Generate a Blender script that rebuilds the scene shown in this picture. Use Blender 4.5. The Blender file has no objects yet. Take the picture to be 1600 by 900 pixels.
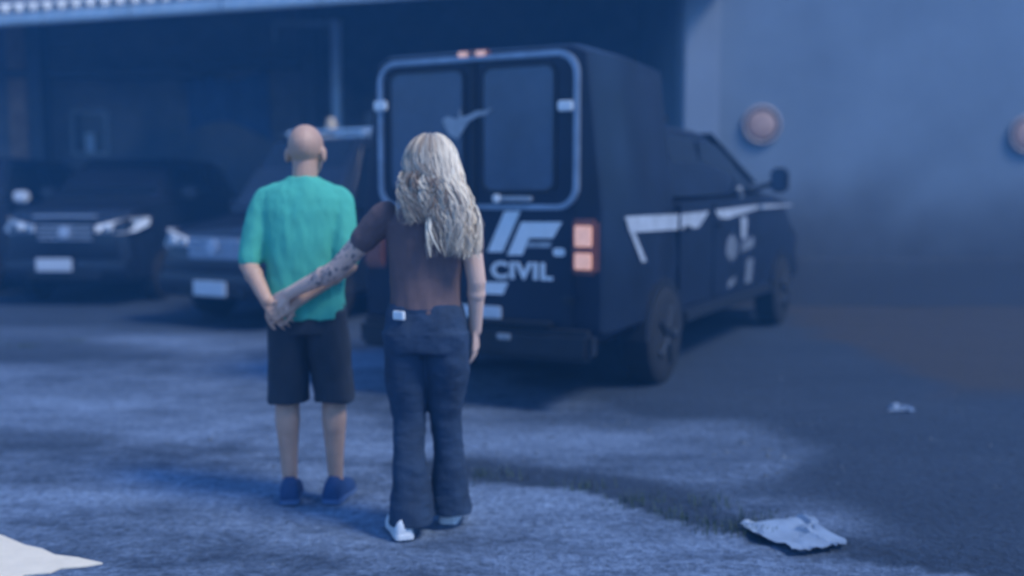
import bpy, bmesh, math, random
from mathutils import Vector, Matrix, noise, Quaternion
R = math.radians
random.seed(7)
SC = bpy.context.scene
COL = SC.collection

# ------------------------------------------------------------------ camera, sky, sun, exposure
cam = bpy.data.cameras.new('camera')
cam.lens = 36; cam.sensor_width = 36; cam.clip_end = 2000; cam.clip_start = 0.05
cam.dof.use_dof = True; cam.dof.focus_distance = 3.0; cam.dof.aperture_fstop = 1.05
camo = bpy.data.objects.new('camera', cam); COL.objects.link(camo)
camo.location = (0, 0, 1.4); camo.rotation_euler = (R(90) - math.atan(146 / 1600), 0, 0)
SC.camera = camo

SUN_AZ, SUN_EL = 119.0, 52.0        # degrees clockwise from +Y (away from the camera), and height
world = bpy.data.worlds.new('World'); SC.world = world; world.use_nodes = True
nt = world.node_tree; nt.nodes.clear()
wo = nt.nodes.new('ShaderNodeOutputWorld'); bg = nt.nodes.new('ShaderNodeBackground'); sky = nt.nodes.new('ShaderNodeTexSky')
sky.sky_type = 'NISHITA'; sky.sun_disc = False
sky.sun_elevation = R(SUN_EL); sky.sun_rotation = R(SUN_AZ)
sky.air_density = 1.0; sky.dust_density = 0.0; sky.ozone_density = 7.0
bg.inputs['Strength'].default_value = 0.12
nt.links.new(sky.outputs[0], bg.inputs[0]); nt.links.new(bg.outputs[0], wo.inputs[0])

sun = bpy.data.lights.new('sun', 'SUN'); sun.energy = 1.5; sun.angle = R(16); sun.color = (1, 0.93, 0.82)
suno = bpy.data.objects.new('sun', sun); COL.objects.link(suno); suno.location = (6, 4, 12)
sd = Vector((math.sin(R(SUN_AZ)) * math.cos(R(SUN_EL)), math.cos(R(SUN_AZ)) * math.cos(R(SUN_EL)), math.sin(R(SUN_EL))))
suno.rotation_euler = (-sd).to_track_quat('-Z', 'Y').to_euler()

vs = SC.view_settings
vs.view_transform = 'Standard'; vs.look = 'None'; vs.gamma = 1; vs.exposure = 1.0; vs.use_curve_mapping = False
vs.use_white_balance = True; vs.white_balance_temperature = 5700   # the photograph's cool colour balance

# ------------------------------------------------------------------ materials
def mat(name, col, rough=0.6, var=0.25, scale=6.0, bump=0.0, bscale=40.0, metal=0.0, coat=0.0, col2=None, spec=0.5, sss=0.0, emit=None, trans=0.0):
    m = bpy.data.materials.new(name); m.use_nodes = True
    n = m.node_tree.nodes; l = m.node_tree.links
    b = n['Principled BSDF']
    b.inputs['Roughness'].default_value = rough; b.inputs['Metallic'].default_value = metal
    b.inputs['Coat Weight'].default_value = coat; b.inputs['Coat Roughness'].default_value = 0.12
    b.inputs['Specular IOR Level'].default_value = spec
    if sss:
        b.inputs['Subsurface Weight'].default_value = sss; b.inputs['Subsurface Radius'].default_value = (0.01, 0.004, 0.002)
    if emit: b.inputs['Emission Color'].default_value = (*emit[0], 1); b.inputs['Emission Strength'].default_value = emit[1]
    tc = n.new('ShaderNodeTexCoord'); nz = n.new('ShaderNodeTexNoise')
    nz.inputs['Scale'].default_value = scale; nz.inputs['Detail'].default_value = 6; nz.inputs['Roughness'].default_value = 0.6
    l.new(tc.outputs['Object'], nz.inputs['Vector'])
    rp = n.new('ShaderNodeValToRGB')
    rp.color_ramp.elements[0].position = 0.3; rp.color_ramp.elements[1].position = 0.7
    c2 = col2 or tuple(min(1, c * (1 + var)) for c in col)
    c1 = tuple(c * (1 - var) for c in col)
    rp.color_ramp.elements[0].color = (*c1, 1); rp.color_ramp.elements[1].color = (*c2, 1)
    l.new(nz.outputs['Fac'], rp.inputs['Fac']); l.new(rp.outputs['Color'], b.inputs['Base Color'])
    if bump:
        nb = n.new('ShaderNodeTexNoise'); nb.inputs['Scale'].default_value = bscale; nb.inputs['Detail'].default_value = 5
        l.new(tc.outputs['Object'], nb.inputs['Vector'])
        bp = n.new('ShaderNodeBump'); bp.inputs['Strength'].default_value = bump; bp.inputs['Distance'].default_value = 0.02
        l.new(nb.outputs['Fac'], bp.inputs['Height']); l.new(bp.outputs['Normal'], b.inputs['Normal'])
    m['_b'] = b.name; m['_r'] = rp.name
    return m

M = {}
M['van_paint'] = mat('van_paint', (0.009, 0.016, 0.034), 0.42, 0.35, 2.2, coat=0.12, spec=0.3)
M['car_paint'] = mat('car_paint', (0.010, 0.015, 0.028), 0.36, 0.3, 2.0, coat=0.4)
M['car_blue'] = mat('car_blue', (0.018, 0.03, 0.06), 0.38, 0.3, 2.0, coat=0.4)
M['plastic'] = mat('plastic', (0.008, 0.011, 0.018), 0.6, 0.3, 9)
M['rubber'] = mat('rubber', (0.012, 0.013, 0.016), 0.85, 0.3, 12)
M['glass'] = mat('glass', (0.010, 0.016, 0.028), 0.18, 0.2, 3, coat=0.1, spec=0.45)
M['rear_glass'] = mat('rear_glass', (0.06, 0.085, 0.13), 0.22, 0.25, 2.5, coat=0.3)
M['chrome'] = mat('chrome', (0.66, 0.70, 0.76), 0.25, 0.12, 9, metal=0.45, coat=0.4)
M['trim'] = mat('trim', (0.30, 0.36, 0.44), 0.42, 0.25, 5, metal=0.35)
M['rim'] = mat('rim', (0.03, 0.034, 0.042), 0.55, 0.2, 9, metal=0.2)
M['silver'] = mat('silver', (0.26, 0.30, 0.37), 0.35, 0.2, 6, metal=0.4, coat=0.3)
M['white'] = mat('white', (0.80, 0.80, 0.79), 0.5, 0.08, 9)
M['decal'] = mat('decal', (0.90, 0.89, 0.86), 0.45, 0.06, 14)
M['decal_dim'] = mat('decal_dim', (0.38, 0.40, 0.42), 0.55, 0.25, 14)
M['stripe'] = mat('stripe', (0.46, 0.49, 0.53), 0.5, 0.22, 5)
M['crest'] = mat('crest', (0.17, 0.19, 0.22), 0.6, 0.3, 8)
M['plate'] = mat('plate', (0.70, 0.73, 0.76), 0.45, 0.10, 20)
M['lamp_clear'] = mat('lamp_clear', (0.85, 0.87, 0.90), 0.15, 0.2, 25, coat=0.7)
M['lamp_red'] = mat('lamp_red', (0.24, 0.085, 0.06), 0.25, 0.2, 20, coat=0.6)
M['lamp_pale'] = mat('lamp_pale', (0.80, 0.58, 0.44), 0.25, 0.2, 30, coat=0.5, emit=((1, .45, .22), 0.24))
M['plaster'] = mat('plaster', (0.195, 0.24, 0.295), 0.85, 0.16, 0.7, 0.25, 30)
M['plaster_pale'] = mat('plaster_pale', (0.27, 0.305, 0.355), 0.85, 0.10, 1.2, 0.2, 30)
M['back_wall'] = mat('back_wall', (0.15, 0.20, 0.27), 0.9, 0.45, 0.8, 0.3, 18, col2=(0.30, 0.27, 0.27))
M['beam'] = mat('beam', (0.10, 0.11, 0.13), 0.8, 0.3, 3)
M['soffit'] = mat('soffit', (0.17, 0.18, 0.20), 0.85, 0.3, 2)
M['gutter'] = mat('gutter', (0.84, 0.83, 0.80), 0.55, 0.14, 1.6)
M['tile'] = mat('tile', (0.72, 0.71, 0.68), 0.75, 0.25, 5, 0.2, 40)
M['post'] = mat('post', (0.74, 0.82, 0.90), 0.5, 0.12, 4)
M['brown'] = mat('brown', (0.42, 0.26, 0.18), 0.8, 0.3, 4)
M['box'] = mat('box', (0.42, 0.38, 0.38), 0.6, 0.15, 8)
M['tan'] = mat('tan', (0.55, 0.42, 0.28), 0.6, 0.2, 8)
M['medallion'] = mat('medallion', (0.40, 0.27, 0.22), 0.6, 0.2, 9, emit=((1, .55, .42), 0.03))
M['medallion_rim'] = mat('medallion_rim', (0.40, 0.31, 0.28), 0.5, 0.12, 9)
M['concrete'] = mat('concrete', (0.11, 0.15, 0.22), 0.85, 0.2, 1.3, 0.35, 35)
M['dark_ground'] = mat('dark_ground', (0.026, 0.040, 0.065), 0.8, 0.35, 2.0, 0.5, 60)
M['soil'] = mat('soil', (0.032, 0.032, 0.036), 0.95, 0.4, 2.4, 0.6, 30)
M['paint'] = mat('paint', (0.86, 0.72, 0.53), 0.7, 0.06, 12, 0.2, 50)  # cream of the sunlit ground patch, sunlight put into the colour
M['paper'] = mat('paper', (0.24, 0.30, 0.39), 0.6, 0.15, 9)
M['gravel'] = mat('gravel', (0.10, 0.12, 0.15), 0.9, 0.5, 3)
M['shirt_green'] = mat('shirt_green', (0.10, 0.46, 0.33), 0.85, 0.12, 4, 0.3, 260)
M['shorts'] = mat('shorts', (0.028, 0.034, 0.046), 0.9, 0.2, 6, 0.3, 220)
M['shoe_blue'] = mat('shoe_blue', (0.022, 0.055, 0.15), 0.7, 0.25, 14)
M['sole'] = mat('sole', (0.10, 0.16, 0.30), 0.7, 0.2, 14)
M['skin_man'] = mat('skin_man', (0.56, 0.335, 0.225), 0.55, 0.12, 9, 0.1, 120, sss=0.08)
M['stubble'] = mat('stubble', (0.53, 0.345, 0.262), 0.7, 0.25, 60, 0.2, 300)
M['skin_woman'] = mat('skin_woman', (0.76, 0.49, 0.36), 0.52, 0.08, 9, 0.08, 120, sss=0.08)
M['tee'] = mat('tee', (0.15, 0.095, 0.09), 0.9, 0.2, 5, 0.3, 240)
M['denim'] = mat('denim', (0.022, 0.042, 0.082), 0.85, 0.35, 7, 0.35, 260)
M['hair'] = mat('hair', (0.50, 0.385, 0.265), 0.42, 0.4, 18)
M['eye'] = mat('eye', (0.6, 0.6, 0.6), 0.2, 0.05, 9)

# plastered wall gets darker towards its foot, with an uneven edge
def darken_foot(m, z0, z1, col):
    n = m.node_tree.nodes; l = m.node_tree.links
    tc = n.new('ShaderNodeTexCoord'); sp = n.new('ShaderNodeSeparateXYZ'); l.new(tc.outputs['Object'], sp.inputs[0])
    nz = n.new('ShaderNodeTexNoise'); nz.inputs['Scale'].default_value = 0.9; nz.inputs['Detail'].default_value = 7; l.new(tc.outputs['Object'], nz.inputs['Vector'])
    ma = n.new('ShaderNodeMath'); ma.operation = 'MULTIPLY_ADD'; ma.inputs[1].default_value = -1.5; l.new(nz.outputs['Fac'], ma.inputs[0]); l.new(sp.outputs['Z'], ma.inputs[2])
    mr = n.new('ShaderNodeMapRange'); mr.interpolation_type = 'SMOOTHSTEP'
    mr.inputs['From Min'].default_value = z0 - .75; mr.inputs['From Max'].default_value = z1 - .75; mr.inputs['To Min'].default_value = 0.9; mr.inputs['To Max'].default_value = 0
    l.new(ma.outputs[0], mr.inputs['Value'])
    mx = n.new('ShaderNodeMix'); mx.data_type = 'RGBA'; l.new(mr.outputs[0], mx.inputs['Factor']); l.new(n[m['_r']].outputs['Color'], mx.inputs[6]); mx.inputs[7].default_value = (*col, 1)
    l.new(mx.outputs[2], n['Principled BSDF'].inputs['Base Color'])
darken_foot(M['plaster'], 0.35, 2.0, (0.050, 0.048, 0.055))
# hair colour varies strand by strand, with sunlight painted in on her right
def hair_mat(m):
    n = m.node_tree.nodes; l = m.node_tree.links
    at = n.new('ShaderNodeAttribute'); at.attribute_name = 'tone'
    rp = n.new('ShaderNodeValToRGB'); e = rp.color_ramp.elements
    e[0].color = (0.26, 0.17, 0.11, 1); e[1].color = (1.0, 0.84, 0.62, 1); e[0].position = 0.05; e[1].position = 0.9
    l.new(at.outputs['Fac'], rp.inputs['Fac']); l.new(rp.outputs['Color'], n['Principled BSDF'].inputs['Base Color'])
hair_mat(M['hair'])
# tattoo ink on the forearm, masked by a point attribute
def ink_mat(m):
    n = m.node_tree.nodes; l = m.node_tree.links
    at = n.new('ShaderNodeAttribute'); at.attribute_name = 'ink'
    vz = n.new('ShaderNodeTexNoise'); vz.inputs['Scale'].default_value = 38; vz.inputs['Detail'].default_value = 4
    tc = n.new('ShaderNodeTexCoord'); l.new(tc.outputs['Object'], vz.inputs['Vector'])
    rp = n.new('ShaderNodeValToRGB'); rp.color_ramp.elements[0].position = 0.50; rp.color_ramp.elements[1].position = 0.68
    l.new(vz.outputs['Fac'], rp.inputs['Fac'])
    mu = n.new('ShaderNodeMath'); mu.operation = 'MULTIPLY'; l.new(at.outputs['Fac'], mu.inputs[0]); l.new(rp.outputs['Color'], mu.inputs[1])
    mx = n.new('ShaderNodeMix'); mx.data_type = 'RGBA'
    base = n[m['_r']]
    l.new(mu.outputs[0], mx.inputs['Factor']); l.new(base.outputs['Color'], mx.inputs[6]); mx.inputs[7].default_value = (0.075, 0.075, 0.095, 1)
    l.new(mx.outputs[2], n['Principled BSDF'].inputs['Base Color'])
ink_mat(M['skin_woman'])

def ground_mat():
    m = bpy.data.materials.new('yard_ground'); m.use_nodes = True
    n = m.node_tree.nodes; l = m.node_tree.links; b = n['Principled BSDF']; b.inputs['Roughness'].default_value = 0.9
    tc = n.new('ShaderNodeTexCoord')
    mp = n.new('ShaderNodeMapping'); mp.inputs['Scale'].default_value = (0.75, 1.5, 1); l.new(tc.outputs['Object'], mp.inputs['Vector'])
    def nz(s, d=8, r=0.62, v=None):
        x = n.new('ShaderNodeTexNoise'); x.inputs['Scale'].default_value = s; x.inputs['Detail'].default_value = d; x.inputs['Roughness'].default_value = r
        l.new(v or mp.outputs['Vector'], x.inputs['Vector']); return x
    big, mid, fine = nz(0.55, 4, 0.5), nz(3.2, 10, 0.80), nz(28, 4, 0.7, tc.outputs['Object'])
    r1 = n.new('ShaderNodeValToRGB'); e = r1.color_ramp.elements
    e[0].position = 0.41; e[0].color = (0.044, 0.068, 0.115, 1); e[1].position = 0.60; e[1].color = (0.235, 0.31, 0.44, 1)
    ad = n.new('ShaderNodeMix'); ad.data_type = 'FLOAT'; ad.inputs[0].default_value = 0.5
    l.new(big.outputs['Fac'], ad.inputs[2]); l.new(mid.outputs['Fac'], ad.inputs[3]); l.new(ad.outputs[0], r1.inputs['Fac'])
    r2 = n.new('ShaderNodeValToRGB'); e = r2.color_ramp.elements
    e[0].position = 0.3; e[0].color = (0.45, 0.45, 0.47, 1); e[1].position = 0.7; e[1].color = (1.4, 1.38, 1.35, 1)
    l.new(fine.outputs['Fac'], r2.inputs['Fac'])
    mu = n.new('ShaderNodeMix'); mu.data_type = 'RGBA'; mu.blend_type = 'MULTIPLY'; mu.inputs[0].default_value = 1
    # darker ground and bare soil, from the maps laid on the sheet
    col = r1.outputs['Color']
    for nm, c in (('dark_ground', (0.020, 0.036, 0.066, 1)), ('soil', (0.046, 0.042, 0.044, 1))):
        at = n.new('ShaderNodeAttribute'); at.attribute_name = nm
        ma = n.new('ShaderNodeMath'); ma.operation = 'MULTIPLY_ADD'; ma.inputs[1].default_value = 1.1; l.new(mid.outputs['Fac'], ma.inputs[0]); l.new(at.outputs['Fac'], ma.inputs[2])
        mr = n.new('ShaderNodeMapRange'); mr.interpolation_type = 'SMOOTHSTEP'; mr.inputs['From Min'].default_value = 0.62; mr.inputs['From Max'].default_value = 1.50; mr.inputs['To Max'].default_value = 0.94
        l.new(ma.outputs[0], mr.inputs['Value'])
        dk = n.new('ShaderNodeMix'); dk.data_type = 'RGBA'; l.new(mr.outputs[0], dk.inputs['Factor']); l.new(col, dk.inputs[6]); dk.inputs[7].default_value = c; col = dk.outputs[2]
    l.new(col, mu.inputs[6]); l.new(r2.outputs['Color'], mu.inputs[7]); l.new(mu.outputs[2], b.inputs['Base Color'])
    bp = n.new('ShaderNodeBump'); bp.inputs['Strength'].default_value = 0.8; bp.inputs['Distance'].default_value = 0.04
    l.new(fine.outputs['Fac'], bp.inputs['Height']); l.new(bp.outputs['Normal'], b.inputs['Normal'])
    return m
M['ground'] = ground_mat()

# ------------------------------------------------------------------ mesh helpers
def tag(o, label=None, cat=None, group=None, kind=None):
    if label: o['label'] = label
    if cat: o['category'] = cat
    if group: o['group'] = group
    if kind: o['kind'] = kind
    return o

def empty(name, loc=(0, 0, 0), rz=0.0):
    o = bpy.data.objects.new(name, None); COL.objects.link(o)
    o.location = loc; o.rotation_euler = (0, 0, rz); o.empty_display_size = 0.2
    return o

def link_mesh(name, me, m, parent=None):
    if m is not None:
        me.materials.clear(); me.materials.append(m)
    o = bpy.data.objects.new(name, me); COL.objects.link(o)
    if parent: o.parent = parent
    return o

class MB:
    def __init__(s): s.v = []; s.f = []
    def add(s, vs_, fs_):
        b = len(s.v); s.v += [Vector(v) for v in vs_]; s.f += [tuple(i + b for i in f) for f in fs_]; return s
    def box(s, c, d, rot=None):
        x, y, z = (k / 2 for k in d); c = Vector(c)
        vs_ = [Vector((a * x, b * y, e * z)) for e in (-1, 1) for b in (-1, 1) for a in (-1, 1)]
        if rot: vs_ = [rot @ v for v in vs_]
        return s.add([v + c for v in vs_], [(0, 2, 3, 1), (4, 5, 7, 6), (0, 1, 5, 4), (2, 6, 7, 3), (0, 4, 6, 2), (1, 3, 7, 5)])
    def rings(s, rs, cap=True):
        n = len(rs[0]); vs_ = [p for r in rs for p in r]; fs_ = []
        for i in range(len(rs) - 1):
            for j in range(n):
                k = (j + 1) % n
                fs_.append((i * n + j, i * n + k, (i + 1) * n + k, (i + 1) * n + j))
        if cap:
            fs_.append(tuple(range(n - 1, -1, -1))); fs_.append(tuple((len(rs) - 1) * n + j for j in range(n)))
        return s.add(vs_, fs_)
    def tube(s, pts, rad, n=10, flat=1.0, nrm=None):
        pts = [Vector(p) for p in pts]
        if not isinstance(rad, (list, tuple)): rad = [rad] * len(pts)
        rs = []; up = Vector(nrm) if nrm else None
        for i, p in enumerate(pts):
            t = (pts[min(i + 1, len(pts) - 1)] - pts[max(i - 1, 0)]).normalized()
            if up is None: up = Vector((0, 0, 1)) if abs(t.z) < 0.9 else Vector((1, 0, 0))
            a = t.cross(up)
            if a.length < 1e-5: a = t.orthogonal()
            a.normalize(); b = a.cross(t).normalized(); up = b
            rs.append([p + (a * math.cos(2 * math.pi * k / n) + b * math.sin(2 * math.pi * k / n) * flat) * rad[i] for k in range(n)])
        return s.rings(rs)
    def cone(s, p0, p1, r0, r1, n=14):            # tapered limb with round ends
        p0, p1 = Vector(p0), Vector(p1); t = (p1 - p0).normalized()
        pts, rr = [], []
        for a in (-80, -55, -28, 0): pts.append(p0 + t * r0 * math.sin(R(a))); rr.append(r0 * math.cos(R(a)))
        for a in (0, 28, 55, 80): pts.append(p1 + t * r1 * math.sin(R(a))); rr.append(r1 * math.cos(R(a)))
        return s.tube(pts, rr, n)
    def ell(s, c, r, rot=None, nu=20, nv=12):
        c = Vector(c); rs = []
        for i in range(1, nv):
            a = math.pi * i / nv - math.pi / 2
            ring = [Vector((r[0] * math.cos(a) * math.cos(2 * math.pi * k / nu), r[1] * math.cos(a) * math.sin(2 * math.pi * k / nu), r[2] * math.sin(a))) for k in range(nu)]
            rs.append([(rot @ v if rot else v) + c for v in ring])
        return s.rings(rs)
    def loft(s, st, n=28, p=2.3):                 # stations: (centre, rx, ry[, tilt matrix])
        rs = []
        for q in st:
            c, rx, ry = Vector(q[0]), q[1], q[2]; ring = []
            for k in range(n):
                a = 2 * math.pi * k / n; ca, sa = math.cos(a), math.sin(a)
                v = Vector((rx * math.copysign(abs(ca) ** (2 / p), ca), ry * math.copysign(abs(sa) ** (2 / p), sa), 0))
                if len(q) > 3: v = q[3] @ v
                ring.append(c + v)
            rs.append(ring)
        return s.rings(rs)
    def prism(s, poly, frame, t):                 # poly in frame's local xy, extruded t along local z
        n = len(poly)
        vs_ = [frame @ Vector((x, y, 0)) for x, y in poly] + [frame @ Vector((x, y, t)) for x, y in poly]
        return s.add(vs_, [tuple(range(n - 1, -1, -1)), tuple(range(n, 2 * n))] + [(i, (i + 1) % n, n + (i + 1) % n, n + i) for i in range(n)])
    def ringprism(s, outer, inner, frame, t):
        n = len(outer)
        vs_ = [frame @ Vector((x, y, z)) for z in (0, t) for pl in (outer, inner) for x, y in pl]
        fs_ = []
        for i in range(n):
            k = (i + 1) % n
            fs_ += [(i, k, 2 * n + k, 2 * n + i), (n + k, n + i, 3 * n + i, 3 * n + k), (2 * n + i, 2 * n + k, 3 * n + k, 3 * n + i), (k, i, n + i, n + k)]
        return s.add(vs_, fs_)
    def mesh(s, name='m', smooth=None, bevel=0.0, seg=2):
        bm = bmesh.new(); vv = [bm.verts.new(v) for v in s.v]
        for f in s.f:
            try: bm.faces.new([vv[i] for i in f])
            except ValueError: pass
        bmesh.ops.recalc_face_normals(bm, faces=bm.faces)
        if bevel:
            ed = [e for e in bm.edges if len(e.link_faces) == 2 and e.calc_face_angle(0) > R(35)]
            bmesh.ops.bevel(bm, geom=ed, offset=bevel, segments=seg, affect='EDGES', clamp_overlap=True)
        me = bpy.data.meshes.new(name); bm.to_mesh(me); bm.free()
        if smooth is not None:
            for p in me.polygons: p.use_smooth = True
            me.set_sharp_from_angle(angle=R(smooth))
        return me
    def obj(s, name, m, parent=None, smooth=None, bevel=0.0, seg=2):
        return link_mesh(name, s.mesh(name, smooth, bevel, seg), m, parent)

def rrect(x0, x1, y0, y1, r, n=6):
    pts = []
    for cx, cy, a0 in ((x1 - r, y0 + r, -90), (x1 - r, y1 - r, 0), (x0 + r, y1 - r, 90), (x0 + r, y0 + r, 180)):
        for k in range(n + 1):
            a = R(a0 + 90 * k / n); pts.append((cx + r * math.cos(a), cy + r * math.sin(a)))
    return pts

def fuse(mb, voxel, smooth=4, fac=0.5):           # one continuous surface from overlapping volumes
    me = mb.mesh('tmp'); o = bpy.data.objects.new('tmp', me); COL.objects.link(o)
    r = o.modifiers.new('r', 'REMESH'); r.mode = 'VOXEL'; r.voxel_size = voxel
    k = o.modifiers.new('s', 'SMOOTH'); k.factor = fac; k.iterations = smooth
    dg = bpy.context.evaluated_depsgraph_get(); dg.update()
    out = bpy.data.meshes.new_from_object(o.evaluated_get(dg))
    bpy.data.objects.remove(o); bpy.data.meshes.remove(me)
    for p in out.polygons: p.use_smooth = True
    return out

def wrinkle(me, amp, freq, seed=0.0, gain=lambda co: 1.0):
    vs_ = me.vertices; off = []
    for v in vs_:
        c = v.co
        q = Vector((c.x * freq[0], c.y * freq[1], c.z * freq[2])) + Vector((seed, seed * 2, 0))
        d = noise.noise(q) + 0.5 * noise.noise(q * 2.1)
        off.append(v.normal * (d * amp * gain(c)))
    for v, d in zip(vs_, off): v.co += d

def copy_tree(o, parent=None):
    c = o.copy(); COL.objects.link(c); c.parent = parent
    for ch in o.children: copy_tree(ch, c)
    return c

FR = lambda o, x, y: Matrix.Translation(Vector(o)) @ Matrix((Vector(x), Vector(y), Vector(x).cross(Vector(y)))).transposed().to_4x4()

# ------------------------------------------------------------------ ground
def axis(lo, hi, step, far):
    a = []; x = lo
    while x <= hi + 1e-6: a.append(x); x += step
    d = step * 2; p = hi; q = lo; right = []; left = []
    while p < far: p += d; right.append(p); q -= d; left.append(q); d *= 1.7
    return left[::-1] + a + right
xs = axis(-8, 7, 0.075, 140); ys = axis(2.2, 13, 0.075, 140)
V_, F_ = [], []
for y in ys:
    for x in xs:
        near = max(0, min(1, (9 - abs(x)) / 2)) * max(0, min(1, (14 - y) / 2)) * max(0, min(1, (y + 1) / 2))
        h = noise.fractal(Vector((x * 0.9, y * 1.4, 3.1)), 0.9, 2.1, 5)
        z = -0.008 + max(-0.016, min(0.006, h * 0.016)) * near
        V_.append((x, y, z))
nx = len(xs)
for j in range(len(ys) - 1):
    for i in range(nx - 1): F_.append((j * nx + i, j * nx + i + 1, (j + 1) * nx + i + 1, (j + 1) * nx + i))
me = bpy.data.meshes.new('ground'); me.from_pydata(V_, [], F_)
def lerp_tab(t, y):
    if y <= t[0][0]: return t[0][1]
    for (a, b), (c, d) in zip(t, t[1:]):
        if y <= c: return b + (d - b) * (y - a) / (c - a)
    return t[-1][1]
sstep = lambda a, b, v: (lambda k: k * k * (3 - 2 * k))(max(0, min(1, (v - a) / (b - a))))
edge = [(3.0, 1.5), (4.0, 1.15), (4.7, 1.25), (5.3, 1.65), (5.8, 1.55), (6.4, 0.9), (7.0, 0.1), (8.0, 0.2), (9.5, -1.0), (12, -2.0)]
lip = [Vector(p) for p in ((-0.3, 5.05), (0.30, 4.78), (0.80, 4.22), (1.2, 3.96), (1.7, 3.68))]
a1, a2 = [], []
for x, y, z in V_:
    w = noise.noise(Vector((x * 1.1, y * 1.6, 0.5)))
    d1 = sstep(-0.45, 0.55, x - lerp_tab(edge, y) + w * 0.7)
    d1 = max(d1, 0.75 * sstep(1.0, 0.2, math.hypot((x + 4.4) / 2.0, (y - 9.2) / 1.2)), 0.5 * sstep(0.15, 0.5, noise.noise(Vector((x * 0.8, y * 1.3, 7.0)))), 0.8 * sstep(8.5, 11.5, y))
    d1 = max(d1, (0.42 + 0.5 * w) * sstep(-0.6, 0.5, x) * sstep(4.9, 5.5, y) * sstep(8.5, 7.0, y))
    p = Vector((x, y)); dm = 9
    for q0, q1 in zip(lip, lip[1:]):
        f = max(0, min(1, (p - q0).dot(q1 - q0) / (q1 - q0).length_squared)); dm = min(dm, (p - (q0 + (q1 - q0) * f)).length)
    above = sstep(-.02, .06, (y - lerp_tab([(-0.3, 5.05), (0.30, 4.78), (0.80, 4.22), (1.2, 3.96), (1.7, 3.68)], x)) + .10 * noise.noise(Vector((x * 5, y * 5, 2))))
    a1.append(max(d1 * above if x < 1.75 and y < 5.1 else d1, 1.35 * above * sstep(0.55 + w * 0.4, 0.05, dm)))
    a2.append(sstep(-0.3, 0.6, min(x - 3.0 + 0.3 * w, y - 7.1 + 0.3 * w)))
for nm, dat in (('dark_ground', a1), ('soil', a2)):
    me.attributes.new(nm, 'FLOAT', 'POINT').data.foreach_set('value', dat)
for p in me.polygons: p.use_smooth = True
tag(link_mesh('ground', me, M['ground']), kind='structure')

# patch of sunlight, painted as a thin pale sheet on the ground
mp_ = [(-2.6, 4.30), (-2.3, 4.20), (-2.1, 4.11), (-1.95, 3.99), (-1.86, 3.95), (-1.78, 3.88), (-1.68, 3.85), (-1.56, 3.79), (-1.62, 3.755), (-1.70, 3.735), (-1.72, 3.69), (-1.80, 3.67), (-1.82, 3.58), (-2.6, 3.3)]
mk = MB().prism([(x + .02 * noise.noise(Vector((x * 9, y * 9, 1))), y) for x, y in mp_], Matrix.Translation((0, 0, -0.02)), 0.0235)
tag(mk.obj('sunlit_patch', M['paint']), 'bright cream pointed patch of painted sunlight on the yard ground', 'sunlit patch')

# loose stones
mb = MB(); rg = random.Random(3)
for i in range(800):
    if i % 3: x, y = rg.gauss(0.7, 0.9), rg.gauss(5.5, 0.55)
    else: x, y = rg.uniform(-4, 3.5), rg.uniform(3.7, 9)
    if y < 3.6 or (x > 0.9 and y < 4.5) or (-0.5 < x < 1.6 and y < 5.05 - 0.65 * (x + .3)): continue
    r = rg.uniform(0.004, 0.016) * (1 if rg.random() < .93 else 1.8)
    a = rg.random() * 3
    vs_ = [(x + r * math.cos(a + k * 1.257) * rg.uniform(.7, 1.3), y + r * math.sin(a + k * 1.257) * rg.uniform(.7, 1.3), -0.02) for k in range(5)]
    mb.add(vs_ + [(x, y, -0.012 + r * 0.9)], [(k, (k + 1) % 5, 5) for k in range(5)])
tag(mb.obj('gravel', M['gravel']), 'loose small stones scattered on the worn yard ground', 'gravel', kind='stuff')

# weeds in the broken edge of the concrete and on the verge at the left
mb = MB(); rg = random.Random(5)
spots = [(-0.1 + .0, 5.0), (0.35, 4.80), (0.55, 4.55), (0.72, 4.36), (0.86, 4.22), (0.98, 4.16), (1.05, 4.32), (0.62, 4.62), (-4.5, 9.4), (-4.9, 9.6), (-4.2, 9.7), (-5.3, 9.5), (0.9, 4.55)]
for cx, cy in spots:
    for k in range(46):
        x, y = cx + rg.gauss(0, .07), cy + rg.gauss(0, .05); a = rg.uniform(0, 6.28); h = rg.uniform(.012, .05); w = rg.uniform(.0015, .003); ln = rg.uniform(.2, .9) * h
        dx, dy = math.cos(a), math.sin(a)
        mb.add([(x - dy * w, y + dx * w, -.012), (x + dy * w, y - dx * w, -.012), (x + dx * ln * .4 + dy * w * .7, y + dy * ln * .4 - dx * w * .7, h * .65), (x + dx * ln * .4 - dy * w * .7, y + dy * ln * .4 + dx * w * .7, h * .65), (x + dx * ln, y + dy * ln, h)], [(0, 1, 2, 3), (3, 2, 4)])
M['weed'] = mat('weed', (0.055, 0.085, 0.05), 0.8, 0.4, 8)
tag(mb.obj('weeds', M['weed']), 'low dark weeds growing along the broken concrete edge', 'weeds', kind='stuff')

# ------------------------------------------------------------------ right building
B = empty('plastered_building', (5.6, 13.2, 0))
tag(B, 'tall pale plastered building with two round wall lamps behind the parked van', 'building')
def loc(o, p): return Vector(p) - o.location
mb = MB().box(loc(B, (5.9, 15.2, 3.4)), (7.6, 4.4, 6.9)); mb.obj('wall', M['plaster'], B, bevel=0.02)
mb = MB().box(loc(B, (2.32, 12.95, 3.4)), (0.46, 0.5, 6.86)); mb.obj('pale_strip', M['plaster_pale'], B, bevel=0.03)  # paler upright strip at the left end of the wall
mb = MB().box(loc(B, (6.2, 12.94, 0.28)), (7.2, 0.12, 0.62)); mb.obj('plinth', M['plaster'], B, bevel=0.02)

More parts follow.
